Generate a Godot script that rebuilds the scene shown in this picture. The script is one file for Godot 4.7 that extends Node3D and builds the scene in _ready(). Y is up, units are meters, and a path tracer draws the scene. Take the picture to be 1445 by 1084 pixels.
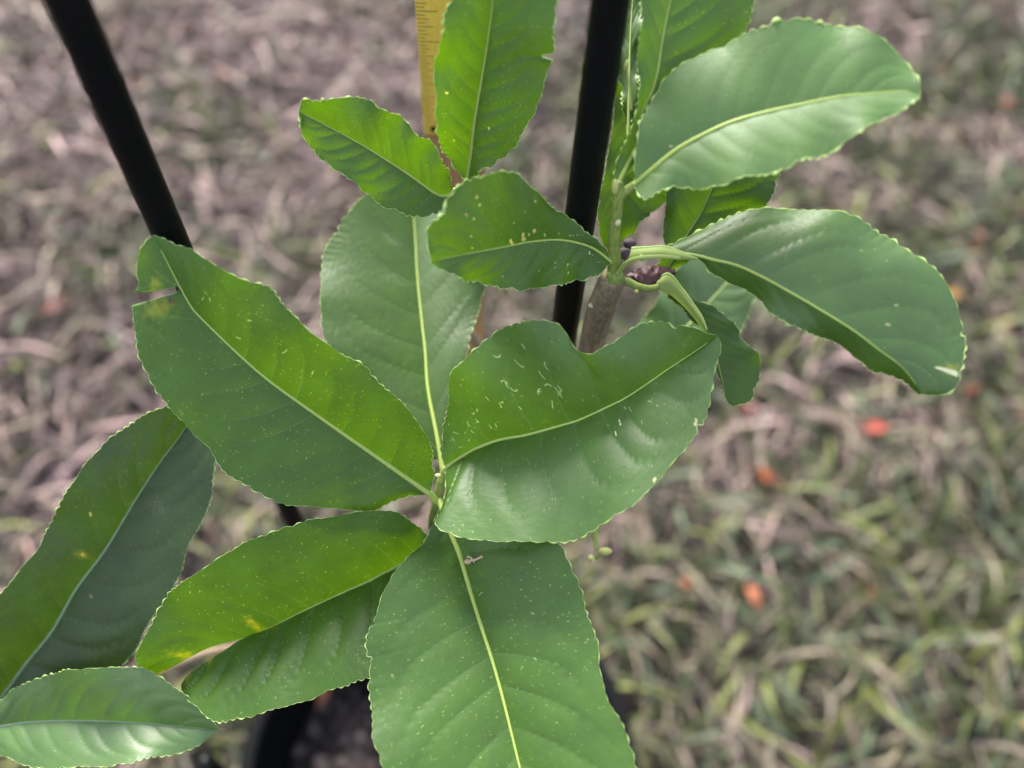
extends Node3D
# A young citrus plant in a black pot on a lawn, seen from above. Units metres, y up; leaf outlines are world millimetres.

const PLANT_AT := Vector3(0.052, 0.19, -0.05)
var rng := RandomNumberGenerator.new()
var noise := FastNoiseLite.new()
var smooth := FastNoiseLite.new()
var taken := {}
var grain: Texture2D
var M := {}

const CAM_RIGHT := Vector3(0.998206, 0.035296, -0.048356)
const CAM_UP := Vector3(-0.059867, 0.588512, -0.806269)
const CAM_BACK := Vector3(0.000000, 0.807718, 0.589569)
const CAM_AT := Vector3(0.039589, 0.951743, 0.117619)

# ---------------------------------------------------------------- helpers
func numbered(called: String) -> String:
	var n: int = taken.get(called, 0)
	taken[called] = n + 1
	return called if n == 0 else "%s_%03d" % [called, n]

func tag(o: Node, label: String, category := "", group := "", kind := "") -> void:
	if label: o.set_meta("label", label)
	if category: o.set_meta("category", category)
	if group: o.set_meta("group", group)
	if kind: o.set_meta("kind", kind)

func base(called: String, at: Vector3) -> Node3D:
	var o := Node3D.new()
	o.name = numbered(called)
	add_child(o)
	o.position = at
	return o

func put(mesh: Mesh, called: String, mat: Material, parent: Node, at := Vector3.ZERO) -> MeshInstance3D:
	var o := MeshInstance3D.new()
	o.name = numbered(called) if parent == self else called
	o.mesh = mesh
	o.material_override = mat
	parent.add_child(o, true)
	o.position = at
	return o

func lin(r: float, g: float, b: float) -> Color:
	return Color(r, g, b).linear_to_srgb()

func plain(c: Color, rough := 0.6, spec := 0.5) -> StandardMaterial3D:
	var m := StandardMaterial3D.new()
	m.albedo_color = c
	m.roughness = rough
	m.metallic_specular = spec
	return m

func pts(a: Array) -> PackedVector3Array:      # flat millimetres -> points
	var p := PackedVector3Array()
	for i in range(0, a.size(), 3):
		p.append(Vector3(a[i], a[i + 1], a[i + 2]) * 0.001)
	return p

func spline(p: PackedVector3Array, n: int) -> PackedVector3Array:   # n + 1 points, even along the curve
	var fine := PackedVector3Array()
	var last := p.size() - 1
	for i in last:
		var a := p[maxi(i - 1, 0)]
		var d := p[mini(i + 2, last)]
		for k in 12:
			fine.append(p[i].cubic_interpolate(p[i + 1], a, d, k / 12.0))
	fine.append(p[last])
	var run := PackedFloat32Array([0.0])
	for i in range(1, fine.size()):
		run.append(run[i - 1] + fine[i].distance_to(fine[i - 1]))
	var out := PackedVector3Array()
	var j := 0
	for i in n + 1:
		var want := run[run.size() - 1] * i / n
		while j < run.size() - 2 and run[j + 1] < want: j += 1
		var gap := maxf(run[j + 1] - run[j], 1e-9)
		out.append(fine[j].lerp(fine[j + 1], clampf((want - run[j]) / gap, 0.0, 1.0)))
	return out

func sheet_mesh(p: PackedVector3Array, uv: PackedVector2Array, col: PackedColorArray, rows: int, cols: int, up: Vector3) -> Array:
	# arrays of a rows x cols grid with smooth normals that look to the side of `up`
	var nrm := PackedVector3Array()
	nrm.resize(p.size())
	var sum := Vector3.ZERO
	for i in rows:
		for j in cols:
			var a := p[maxi(i - 1, 0) * cols + j]
			var b := p[mini(i + 1, rows - 1) * cols + j]
			var c := p[i * cols + maxi(j - 1, 0)]
			var d := p[i * cols + mini(j + 1, cols - 1)]
			var n := (b - a).cross(d - c)
			if n.length_squared() < 1e-22 and i > 0: n = nrm[(i - 1) * cols + j]
			nrm[i * cols + j] = n.normalized()
			sum += n
	var flip := sum.dot(up) < 0.0
	if flip:
		for i in nrm.size(): nrm[i] = -nrm[i]
	var idx := PackedInt32Array()
	for i in rows - 1:
		for j in cols - 1:
			var a := i * cols + j
			var b := a + cols
			if flip: idx.append_array(PackedInt32Array([a, b, a + 1, a + 1, b, b + 1]))
			else: idx.append_array(PackedInt32Array([a, a + 1, b, a + 1, b + 1, b]))
	var arr := []
	arr.resize(Mesh.ARRAY_MAX)
	arr[Mesh.ARRAY_VERTEX] = p
	arr[Mesh.ARRAY_NORMAL] = nrm
	arr[Mesh.ARRAY_TEX_UV] = uv
	if col.size() > 0: arr[Mesh.ARRAY_COLOR] = col
	arr[Mesh.ARRAY_INDEX] = idx
	return arr

func join(parts: Array) -> ArrayMesh:          # several grids of one thing as one surface
	var v := PackedVector3Array()
	var n := PackedVector3Array()
	var t := PackedVector2Array()
	var c := PackedColorArray()
	var x := PackedInt32Array()
	for a in parts:
		var off := v.size()
		v.append_array(a[Mesh.ARRAY_VERTEX])
		n.append_array(a[Mesh.ARRAY_NORMAL])
		t.append_array(a[Mesh.ARRAY_TEX_UV])
		if a[Mesh.ARRAY_COLOR] != null: c.append_array(a[Mesh.ARRAY_COLOR])
		for k in a[Mesh.ARRAY_INDEX]: x.append(k + off)
	var arr := []
	arr.resize(Mesh.ARRAY_MAX)
	arr[Mesh.ARRAY_VERTEX] = v
	arr[Mesh.ARRAY_NORMAL] = n
	arr[Mesh.ARRAY_TEX_UV] = t
	if c.size() > 0: arr[Mesh.ARRAY_COLOR] = c
	arr[Mesh.ARRAY_INDEX] = x
	var m := ArrayMesh.new()
	m.add_surface_from_arrays(Mesh.PRIMITIVE_TRIANGLES, arr)
	return m

func tube_arrays(p: PackedVector3Array, radii: PackedFloat32Array, sides: int, capped := true) -> Array:
	var v := PackedVector3Array()
	var n := PackedVector3Array()
	var t := PackedVector2Array()
	var x := PackedInt32Array()
	var side := Vector3.ZERO
	var run := 0.0
	for i in p.size():
		var dir := (p[mini(i + 1, p.size() - 1)] - p[maxi(i - 1, 0)]).normalized()
		if i == 0:
			side = dir.cross(Vector3.UP if absf(dir.y) < 0.9 else Vector3.RIGHT).normalized()
		else:
			side = (side - dir * side.dot(dir)).normalized()
			run += p[i].distance_to(p[i - 1])
		var other := dir.cross(side)
		for k in sides + 1:
			var a := TAU * k / sides
			var r := side * cos(a) + other * sin(a)
			v.append(p[i] + r * radii[i])
			n.append(r)
			t.append(Vector2(float(k) / sides, run * 20.0))
	var w := sides + 1
	for i in p.size() - 1:
		for k in sides:
			var a := i * w + k
			x.append_array(PackedInt32Array([a, a + w, a + 1, a + 1, a + w, a + w + 1]))
	if capped:
		for e in [0, p.size() - 1]:
			var dir: Vector3 = (p[e] - p[1 if e == 0 else e - 1]).normalized()
			var c := v.size()
			v.append(p[e] + dir * radii[e] * 0.5)
			n.append(dir)
			t.append(Vector2(0.5, 0.5))
			for k in sides:
				if e == 0: x.append_array(PackedInt32Array([c, e * w + k, e * w + k + 1]))
				else: x.append_array(PackedInt32Array([c, e * w + k + 1, e * w + k]))
	var arr := []
	arr.resize(Mesh.ARRAY_MAX)
	arr[Mesh.ARRAY_VERTEX] = v
	arr[Mesh.ARRAY_NORMAL] = n
	arr[Mesh.ARRAY_TEX_UV] = t
	arr[Mesh.ARRAY_INDEX] = x
	return arr

func tube(p: PackedVector3Array, r0: float, r1: float, sides := 8, n := 0, at := Vector3.ZERO, lumps := 0.0) -> ArrayMesh:
	var q := spline(p, n) if n > 0 else p
	var radii := PackedFloat32Array()
	for i in q.size():
		q[i] -= at
		var f := float(i) / (q.size() - 1)
		radii.append(lerpf(r0, r1, f) * (1.0 + lumps * noise.get_noise_3d(q[i].x * 900.0, q[i].y * 900.0, q[i].z * 900.0)))
	return join([tube_arrays(q, radii, sides)])

func blob(r: Vector3, rough := 0.0) -> ArrayMesh:    # a lumpy ellipsoid
	var p := PackedVector3Array()
	var uv := PackedVector2Array()
	for i in 9:
		for j in 13:
			var a := PI * i / 8.0
			var b := TAU * (j % 12) / 12.0
			var d := Vector3(sin(a) * cos(b), cos(a), sin(a) * sin(b))
			p.append(d * r * (1.0 + rough * noise.get_noise_3d(d.x * 60.0 + r.x * 9e4, d.y * 60.0, d.z * 60.0)))
			uv.append(Vector2(j / 12.0, i / 8.0))
	var a := sheet_mesh(p, uv, PackedColorArray(), 9, 13, Vector3.UP)
	var out := PackedVector3Array()
	for i in p.size(): out.append((p[i] / (r * r)).normalized())
	a[Mesh.ARRAY_NORMAL] = out
	var x: PackedInt32Array = a[Mesh.ARRAY_INDEX]
	var k := 12 * 6 * 4      # a triangle at the waist tells which way the grid winds
	if (p[x[k + 1]] - p[x[k]]).cross(p[x[k + 2]] - p[x[k]]).dot(p[x[k]]) > 0.0: x.reverse()
	a[Mesh.ARRAY_INDEX] = x
	return join([a])

# ---------------------------------------------------------------- leaves
func stamp(img: Image, x: float, y: float, rx: float, ry: float, c: Color, strength: float) -> void:
	var w := img.get_width()
	var h := img.get_height()
	for j in range(maxi(int(y - ry), 0), mini(int(y + ry) + 1, h - 1) + 1):
		for i in range(maxi(int(x - rx), 0), mini(int(x + rx) + 1, w - 1) + 1):
			var d := Vector2((i - x) / rx, (j - y) / ry).length()
			if d < 1.0:
				img.set_pixel(i, j, img.get_pixel(i, j).lerp(c, strength * minf(1.0, (1.0 - d) * 1.8)))

func vein_t(v: Dictionary, k: int, s: float) -> float:
	return v.t[k] + v.lean * s + v.bend * s * s + 0.06 * smoothstep(0.6, 1.05, s)

func leaf_texture(v: Array, leaf: Dictionary) -> ImageTexture:
	# pigment only: blade, lateral veins, pale oil glands, scars
	var img := Image.create(512, 1024, false, Image.FORMAT_RGB8)
	var blade := lin(0.052, 0.118, 0.010)
	img.fill(blade)
	var vein := lin(0.08, 0.155, 0.045)
	for q in 260:                                   # faint mottling of the blade
		var shade := blade.lerp(lin(0.065, 0.134, 0.018) if rng.randf() < 0.5 else lin(0.040, 0.095, 0.012), 0.6)
		stamp(img, rng.randf() * 512, rng.randf() * 1024, rng.randf_range(6, 26), rng.randf_range(6, 26), shade, 0.35)
	for side in 2:
		for k in v[side].t.size():
			var strong := rng.randf_range(0.12, 0.6)
			for q in 150:
				var s := q / 150.0
				var t: float = vein_t(v[side], k, s)
				if t < 0.0 or t > 1.0: continue
				var x := 256.0 + (-256.0 if side == 0 else 256.0) * s
				stamp(img, x, t * 1024, 3.0, lerpf(3.4, 2.0, s), vein, strong * (1.0 - s * 0.8))
	for q in 420:                                   # the fine net between the laterals
		var side := rng.randi() % 2
		var a := rng.randf() * TAU
		var at := Vector2(rng.randf() * 512, rng.randf() * 1024)
		for i in rng.randi_range(6, 14):
			stamp(img, at.x, at.y, 1.8, 1.3, vein, 0.22)
			at += Vector2(cos(a) * 3.0, sin(a) * 2.2)
			a += rng.randf_range(-0.3, 0.3)
	var specks: int = leaf.get("specks", 900)
	for q in specks:
		var r := rng.randf_range(1.1, 2.3)
		var far := rng.randf()
		stamp(img, rng.randf() * 512, rng.randf() * 1024, r * 1.7, r, lin(0.15, 0.24, 0.06).lerp(lin(0.33, 0.36, 0.16), far), rng.randf_range(0.3, 1.0))
	for mk in leaf.get("marks", []):                # [kind, u (-1..1), t, size]
		var x: float = 256.0 + 256.0 * mk[1]
		var y: float = mk[2] * 1024.0
		if mk[0] == "scar":
			for q in 5: stamp(img, x + rng.randf_range(-1, 1) * mk[3], y + rng.randf_range(-1, 1) * mk[3] * 0.8, mk[3] * 0.9, mk[3] * 0.6, lin(0.5, 0.46, 0.26), 0.9)
		elif mk[0] == "yellow":
			for q in 90:
				var r: float = rng.randfn() * mk[3] * 0.5
				stamp(img, x + r * 2.0, y + rng.randfn() * mk[3] * 0.3, mk[3] * 0.5, mk[3] * 0.3, lin(0.40, 0.36, 0.03), 0.09)
		elif mk[0] == "slash":                      # a bleached tear running in from the margin
			for q in 40:
				var f := q / 39.0
				stamp(img, x + f * mk[3] * 2.0, y - f * mk[3] * 0.25, 13.0, 9.0 - 4.0 * f, lin(0.72, 0.70, 0.5), 0.45)
		elif mk[0] == "brown":
			for q in 14: stamp(img, x + rng.randfn() * mk[3], y + rng.randfn() * mk[3] * 0.4, mk[3] * 0.5, mk[3] * 0.4, lin(0.12, 0.035, 0.02), 0.7)
		elif mk[0] == "dry":
			for q in 24: stamp(img, x + rng.randf_range(-1, 1) * mk[3] * 1.2, y + rng.randf_range(-1, 1) * mk[3] * 0.3, mk[3] * 0.35, mk[3] * 0.22, lin(0.75, 0.72, 0.52), 0.95)
		elif mk[0] == "curl":                       # a short whitish scratch, bent
			var a := rng.randf() * TAU
			var turn := rng.randf_range(-0.25, 0.25)
			var q := Vector2(x, y)
			for i in int(mk[3]):
				stamp(img, q.x, q.y, 2.8, 1.7, lin(0.36, 0.44, 0.36), 0.7)
				q += Vector2(cos(a) * 2.6, sin(a) * 1.6)
				a += turn
		elif mk[0] == "powder":                     # a thin whitish dust film with a blotchy outline
			for i in 240: stamp(img, x + rng.randfn() * mk[3], y + rng.randfn() * mk[3] * 0.5, rng.randf_range(3, 9), rng.randf_range(2, 6), lin(0.24, 0.28, 0.24), 0.10)
	return ImageTexture.create_from_image(img)

func leaf_material(tex: Texture2D, leaf: Dictionary) -> StandardMaterial3D:
	var m := StandardMaterial3D.new()
	m.albedo_texture = tex
	m.vertex_color_use_as_albedo = true
	m.roughness = leaf.get("rough", 0.42) + 0.07
	m.metallic_specular = leaf.get("gloss", 0.42)
	m.normal_enabled = true
	m.normal_texture = grain
	m.normal_scale = 0.14
	m.backlight_enabled = true
	m.backlight = Color(1.0, 0.96, 0.03)
	m.cull_mode = BaseMaterial3D.CULL_DISABLED
	return m

func bite_at(bites: Array, side: int, t: float) -> float:     # how much of the half blade is left
	var left := 1.0
	for b in bites:
		if b[0] != side: continue
		var d: float = absf(t - b[1]) / b[2]
		if d < 1.0:
			left = minf(left, 1.0 - b[3] * clampf((1.0 - d) * b[4], 0.0, 1.0))
	return left

func grow_leaf(plant: Node3D, leaf: Dictionary) -> void:
	rng.seed = hash(leaf.key)
	var rows := 260
	var half := 14
	var mids := [spline(pts(leaf.m), rows - 1), spline(pts(leaf.m2 if leaf.has("m2") else leaf.m), rows - 1)]
	var edges := [spline(pts(leaf.l), rows - 1), spline(pts(leaf.r), rows - 1)]
	var origin: Vector3 = mids[0][0]
	var length := 0.0
	for i in rows - 1: length += mids[0][i].distance_to(mids[0][i + 1])
	var veins := []
	for side in 2:
		var count: int = leaf.get("veins", 10)
		var ts := []
		for k in count: ts.append(0.02 + 0.88 * (k + 0.5 + rng.randf_range(-0.2, 0.2)) / count)
		veins.append({"t": ts, "lean": leaf.get("lean", 0.10) + rng.randf_range(-0.02, 0.02), "bend": 0.06})
	var face := Vector3(0, 0.8, 0.6)
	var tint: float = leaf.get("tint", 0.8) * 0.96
	var quilt: Array = leaf.get("quilt", [0.0003, 0.0004])
	var bulge: Array = leaf.get("bulge", [0.07, 0.07])
	var teeth := maxf(roundf(length / 0.0027), 8.0)
	var grids := []
	var rims := []
	for side in 2:
		var p := PackedVector3Array()
		var uv := PackedVector2Array()
		var col := PackedColorArray()
		var rim := PackedVector3Array()
		var rim_r := PackedFloat32Array()
		for i in rows:
			var t := float(i) / (rows - 1)
			var mid: Vector3 = mids[side][i]
			var out: Vector3 = edges[side][i] - mid
			var along: Vector3 = (mids[side][mini(i + 1, rows - 1)] - mids[side][maxi(i - 1, 0)]).normalized()
			var up := along.cross(out).normalized()
			if up.dot(face) < 0.0: up = -up
			var wide := out.length()
			var left: float = bite_at(leaf.get("bites", []), side, t)
			var ph := t * teeth + 0.35 * sin(t * 37.0 + side * 2.0)
			var saw := fposmod(ph, 1.0)
			var ends := clampf(minf(t, 1.0 - t) * 25.0, 0.0, 1.0)
			var big := 0.6 + 0.4 * sin(floorf(ph) * 12.9898)
			var tooth := (0.00098 * big * pow(absf(sin(PI * saw)), 0.8) - 0.0004) * ends * (1.0 if left > 0.999 else 0.4)
			var wave := 0.0009 * smooth.get_noise_2d(t * 260.0 + side * 777.0 + float(hash(leaf.key) % 1000), 3.0)
			var reach := out * left
			var ragged := (out / maxf(wide, 1e-6)) * (tooth + wave * 0.7 * ends)
			var lift := smooth.get_noise_2d(t * 90.0 + side * 333.0, float(hash(leaf.key) % 500)) * 0.0030 * ends
			for j in half + 1:
				var s := float(j) / half
				var q: Vector3 = mid + reach * s + ragged * smoothstep(0.8, 1.0, s) + up * (bulge[side] * wide * s * (1.0 - s) * 4.0 * 0.5 + lift * s * s)
				# blade swells a little between its sunken lateral veins
				var tt: float = t - (vein_t(veins[side], 0, s * left) - veins[side].t[0])
				var ts: Array = veins[side].t
				var x := 0.5
				for k in ts.size() - 1:
					if tt >= ts[k] and tt < ts[k + 1]:
						x = (tt - ts[k]) / (ts[k + 1] - ts[k])
						break
				q += up * quilt[side] * 1.35 * (pow(sin(PI * x), 0.6) - 0.6) * smoothstep(0.0, 0.12, s) * (1.0 - smoothstep(0.6, 0.95, s)) * clampf(wide / 0.012, 0.0, 1.0)
				p.append(q - origin)
				uv.append(Vector2(0.5 + (-0.5 if side == 0 else 0.5) * s * left, t))
				var n := 1.0 + 0.22 * noise.get_noise_3d(q.x * 1100.0, q.y * 1100.0, q.z * 1100.0)
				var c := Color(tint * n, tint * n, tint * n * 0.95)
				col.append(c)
			rim.append(p[p.size() - 1])
			var patchy := 0.55 + 0.6 * smooth.get_noise_2d(t * 700.0, side * 91.0 + float(hash(leaf.key) % 300))
			if left < 0.97: patchy = 1.1
			rim_r.append((0.00008 + 0.00030 * pow(absf(sin(PI * saw)), 4.0) * big) * (0.3 + 0.7 * ends) * leaf.get("rim", 1.0) * clampf(patchy, 0.15, 1.2))
		grids.append(sheet_mesh(p, uv, col, rows, half + 1, face))
		rims.append(tube_arrays(rim, rim_r, 5))
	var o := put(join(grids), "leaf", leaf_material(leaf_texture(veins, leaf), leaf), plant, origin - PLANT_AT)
	if leaf.has("label"): o.set_meta("label", leaf.label)
	put(join(rims), "margin", M.margin, o)
	var rib := PackedVector3Array()
	var rib_r := PackedFloat32Array()
	var stop: float = leaf.get("rib_end", 0.97)
	for i in range(0, int(rows * stop), 3):
		var t := float(i) / rows
		rib.append(mids[0][i] - origin)
		rib_r.append(lerpf(0.00105, 0.00016, pow(t / stop, 0.75)) * leaf.get("rib", 1.0))
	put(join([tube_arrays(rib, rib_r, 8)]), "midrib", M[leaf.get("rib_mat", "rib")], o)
	if leaf.has("stalk"):
		put(tube(pts(leaf.stalk), 0.0012, 0.0011 * leaf.get("rib", 1.0), 8, 14, origin), "petiole", M.rib, o)

func strip(plant: Node3D, a: Array, b: Array, called: String, label: String) -> void:
	var pa := spline(pts(a), 40)
	var pb := spline(pts(b), 40)
	var p := PackedVector3Array()
	var uv := PackedVector2Array()
	for i in 41:
		var n := Vector3(0, 0.8, 0.6)
		for j in 7:
			var s := j / 6.0
			p.append(pa[i].lerp(pb[i], s) + n * 0.0012 * sin(PI * s) - PLANT_AT)
			uv.append(Vector2(s, i / 40.0))
	var o := put(join([sheet_mesh(p, uv, PackedColorArray(), 41, 7, Vector3(0, 0.8, 0.6))]), called, M.underside, plant)
	o.set_meta("label", label)
	var rr := PackedFloat32Array()
	for i in 41:
		pa[i] -= PLANT_AT
		rr.append(0.00028 + 0.00014 * absf(sin(i * 1.7)))
	put(join([tube_arrays(pa, rr, 5)]), "margin", M.margin, o)

# ---------------------------------------------------------------- ground
func blade_mesh(wide: float, arch: float, twist: float, steps := 6) -> ArrayMesh:    # unit length along +x, folded along its keel
	var p := PackedVector3Array()
	var uv := PackedVector2Array()
	for i in steps + 1:
		var f := float(i) / steps
		var w := wide * (0.75 + 0.5 * f) * (1.0 - pow(f, 3.0)) + 0.002
		var c := Vector3(f * (1.0 - 0.12 * f), arch * sin(PI * f * 0.85) , 0.16 * twist * f * f)
		var r := Vector3(0, sin(twist * f * 1.4), cos(twist * f * 1.4))
		for j in 3:
			p.append(c + r * w * (j - 1) * 0.5 + Vector3(0, -0.18 * w if j == 1 else 0.0, 0))
			uv.append(Vector2(j / 2.0, f))
	return join([sheet_mesh(p, uv, PackedColorArray(), steps + 1, 3, Vector3.UP)])

func greenness(x: float, z: float) -> float:
	# live grass grows thicker to the right of the pot and in loose tufts
	return clampf(0.44 + 1.5 * noise.get_noise_2d(x * 60.0, z * 60.0) + 0.50 * (x - 0.12) + 0.45 * (z + 0.75), 0.0, 1.0)

func scatter(called: String, label: String, mesh: Mesh, count: int, make: Callable) -> void:
	var mm := MultiMesh.new()
	mm.transform_format = MultiMesh.TRANSFORM_3D
	mm.use_colors = true
	mm.mesh = mesh
	var tf := []
	var cl := []
	var tries := 0
	while tf.size() < count and tries < count * 6:
		tries += 1
		var x := rng.randf_range(-1.9, 2.1)
		var z := rng.randf_range(-2.5, 0.75)
		if Vector2(x, z).length() < 0.135: continue
		var got: Array = make.call(x, z)
		if got.is_empty(): continue
		tf.append(got[0])
		cl.append(got[1])
	mm.instance_count = tf.size()
	for i in tf.size():
		mm.set_instance_transform(i, tf[i])
		mm.set_instance_color(i, cl[i])
	var o := MultiMeshInstance3D.new()
	o.name = numbered(called)
	o.multimesh = mm
	var m := plain(Color.WHITE, 0.6, 0.35)
	m.vertex_color_use_as_albedo = true
	m.backlight_enabled = true
	m.backlight = Color(0.4, 0.4, 0.35)
	m.cull_mode = BaseMaterial3D.CULL_DISABLED
	o.material_override = m
	add_child(o)
	tag(o, label, "grass", "", "stuff")

func lay(x: float, z: float, y: float, long: float, pitch: float, wide := 1.0) -> Transform3D:
	var b := Basis(Vector3.UP, rng.randf() * TAU) * Basis(Vector3(0, 0, 1), pitch) * Basis(Vector3(1, 0, 0), rng.randf_range(-1.2, 1.2))
	return Transform3D(b * Basis.from_scale(Vector3(long, long, long * wide)), Vector3(x, y, z))

func _ready() -> void:
	# ---- camera
	var lens := CameraAttributesPhysical.new()
	lens.frustum_focal_length = 24.07
	lens.frustum_near = 0.02
	lens.frustum_far = 200.0
	lens.exposure_aperture = 3.3
	lens.frustum_focus_distance = 0.268
	var cam := Camera3D.new()
	cam.name = "camera"
	cam.attributes = lens
	add_child(cam)
	cam.transform = Transform3D(Basis(CAM_RIGHT, CAM_UP, CAM_BACK), CAM_AT)
	cam.near = 0.02
	cam.far = 200.0
	cam.current = true
	# ---- sky, sun, exposure: bright overcast, brightest ahead of the camera
	var sky_mat := ProceduralSkyMaterial.new()
	sky_mat.sky_top_color = Color(0.77, 0.83, 0.91)
	sky_mat.sky_horizon_color = Color(0.84, 0.88, 0.92)
	sky_mat.sky_curve = 0.2
	sky_mat.ground_bottom_color = Color(0.25, 0.23, 0.22)
	sky_mat.ground_horizon_color = Color(0.55, 0.55, 0.54)
	var sky := Sky.new()
	sky.sky_material = sky_mat
	var env := Environment.new()
	env.background_mode = Environment.BG_SKY
	env.sky = sky
	env.tonemap_mode = Environment.TONE_MAPPER_LINEAR
	env.background_energy_multiplier = 0.27
	env.tonemap_exposure = 15.0
	env.sdfgi_enabled = true
	env.ssao_enabled = true
	env.ssil_enabled = true
	var world := WorldEnvironment.new()
	world.name = "environment"
	world.environment = env
	add_child(world)
	var sun := DirectionalLight3D.new()
	sun.name = "sun"
	sun.light_energy = 0.5
	sun.light_color = Color(1.0, 0.985, 0.96)
	sun.light_angular_distance = 22.0
	sun.shadow_enabled = true
	add_child(sun)
	sun.look_at_from_position(Vector3(-0.45, 1.05, -1.0), Vector3.ZERO)

	noise.seed = 7
	smooth.seed = 3
	smooth.frequency = 0.05
	smooth.fractal_type = FastNoiseLite.FRACTAL_NONE
	noise.frequency = 0.05
	rng.seed = 11
	materials()
	lawn()
	pot()
	stakes()
	ruler()
	citrus()
	litter()

func noise_texture(freq: float, size: int, seed_: int, ramp: Array, as_normal := false, bump := 4.0) -> NoiseTexture2D:
	var f := FastNoiseLite.new()
	f.seed = seed_
	f.frequency = freq
	f.fractal_octaves = 5
	var t := NoiseTexture2D.new()
	t.width = size
	t.height = size
	t.seamless = true
	t.noise = f
	t.as_normal_map = as_normal
	t.bump_strength = bump
	if ramp.size() > 0:
		var g := Gradient.new()
		g.offsets = PackedFloat32Array(ramp[0])
		g.colors = PackedColorArray(ramp[1])
		t.color_ramp = g
	return t

func materials() -> void:
	grain = noise_texture(0.06, 512, 5, [], true, 3.0)
	M.rib = plain(lin(0.19, 0.235, 0.05), 0.5, 0.4)
	M.rib.backlight_enabled = true
	M.rib.backlight = Color(0.5, 0.6, 0.2)
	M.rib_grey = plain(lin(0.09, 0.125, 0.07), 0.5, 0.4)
	M.margin = plain(lin(0.24, 0.29, 0.11), 0.5, 0.4)
	M.margin.backlight_enabled = true
	M.margin.backlight = Color(0.7, 0.8, 0.4)
	M.underside = plain(lin(0.15, 0.18, 0.05), 0.6, 0.3)
	M.underside.cull_mode = BaseMaterial3D.CULL_DISABLED
	M.underside.backlight_enabled = true
	M.underside.backlight = Color(0.4, 0.5, 0.1)
	M.twig = plain(Color.WHITE, 0.55, 0.35)
	M.twig.albedo_texture = noise_texture(0.02, 256, 19, [[0.0, 0.4, 0.65, 1.0], [lin(0.05, 0.08, 0.015), lin(0.08, 0.12, 0.02), lin(0.12, 0.14, 0.03), lin(0.16, 0.13, 0.05)]])
	M.twig.uv1_triplanar = true
	M.twig.uv1_scale = Vector3(120, 45, 120)
	M.twig.normal_enabled = true
	M.twig.normal_texture = grain
	M.twig.normal_scale = 0.5
	M.bud = plain(lin(0.22, 0.23, 0.07), 0.5, 0.4)
	M.scar = plain(lin(0.30, 0.28, 0.17), 0.7, 0.3)
	M.withered = plain(lin(0.04, 0.011, 0.011), 0.55, 0.4)
	M.withered.cull_mode = BaseMaterial3D.CULL_DISABLED
	M.dead = plain(lin(0.045, 0.033, 0.036), 0.8, 0.3)
	M.bark = plain(Color.WHITE, 0.85, 0.3)
	M.bark.albedo_texture = noise_texture(0.03, 256, 9, [[0.0, 0.45, 1.0], [lin(0.085, 0.06, 0.037), lin(0.125, 0.09, 0.057), lin(0.18, 0.135, 0.088)]])
	M.bark.uv1_triplanar = true
	M.bark.uv1_scale = Vector3(55, 18, 55)
	M.bark.heightmap_enabled = false
	M.bark.normal_enabled = true
	M.bark.normal_texture = noise_texture(0.05, 256, 12, [], true, 4.0)
	M.black = plain(lin(0.0018, 0.0018, 0.002), 0.36, 0.22)
	M.black.normal_enabled = true
	M.black.normal_texture = grain
	M.black.normal_scale = 0.2
	M.pot = plain(lin(0.002, 0.002, 0.0022), 0.6, 0.15)

func lawn() -> void:
	var soil := plain(Color.WHITE, 0.95, 0.2)
	soil.albedo_texture = noise_texture(0.012, 1024, 21, [[0.0, 0.4, 0.6, 1.0], [lin(0.010, 0.008, 0.008), lin(0.022, 0.017, 0.018), lin(0.036, 0.028, 0.029), lin(0.06, 0.046, 0.048)]])
	soil.uv1_triplanar = true
	soil.uv1_world_triplanar = true
	soil.uv1_scale = Vector3(2.3, 2.3, 2.3)
	var flat := PlaneMesh.new()
	flat.size = Vector2(80, 80)
	var g := put(flat, "ground", soil, self)
	tag(g, "", "", "", "structure")
	rng.seed = 101
	var straw := func(x: float, z: float) -> Array:
		var gr := greenness(x, z)
		var tone := rng.randf()
		var c := Color(0.032, 0.021, 0.020).lerp(Color(0.33, 0.215, 0.20), pow(tone, 2.2))
		if rng.randf() < 0.25: c = c.lerp(Color(0.20, 0.155, 0.11), 0.6)
		c = c.lerp(Color(0.062, 0.062, 0.032), gr * 0.7)
		return [lay(x, z, rng.randf_range(0.002, 0.022), rng.randf_range(0.06, 0.16), rng.randf_range(-0.05, 0.28)), c]
	var dry := "dry greyish straw matted over the lawn around the pot"
	scatter("dry_grass", dry, blade_mesh(0.055, 0.12, 0.5), 22000, straw)
	scatter("dry_grass", "curled pale straw lying over the lawn", blade_mesh(0.047, 0.25, 2.2), 16000, straw)
	var green := func(x: float, z: float) -> Array:
		var gr := greenness(x, z)
		if rng.randf() > gr * 0.9 + 0.05: return []
		var c := Color(0.018, 0.025, 0.009).lerp(Color(0.105, 0.115, 0.028), pow(rng.randf(), 2.0))
		if rng.randf() < 0.3: c = c.lerp(Color(0.045, 0.06, 0.035), 0.8)
		return [lay(x, z, rng.randf_range(0.0, 0.02), rng.randf_range(0.05, 0.14), rng.randf_range(0.05, 0.8)), c]
	scatter("green_grass", "short green grass growing up through the dry straw", blade_mesh(0.065, 0.2, 0.7), 17000, green)

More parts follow.
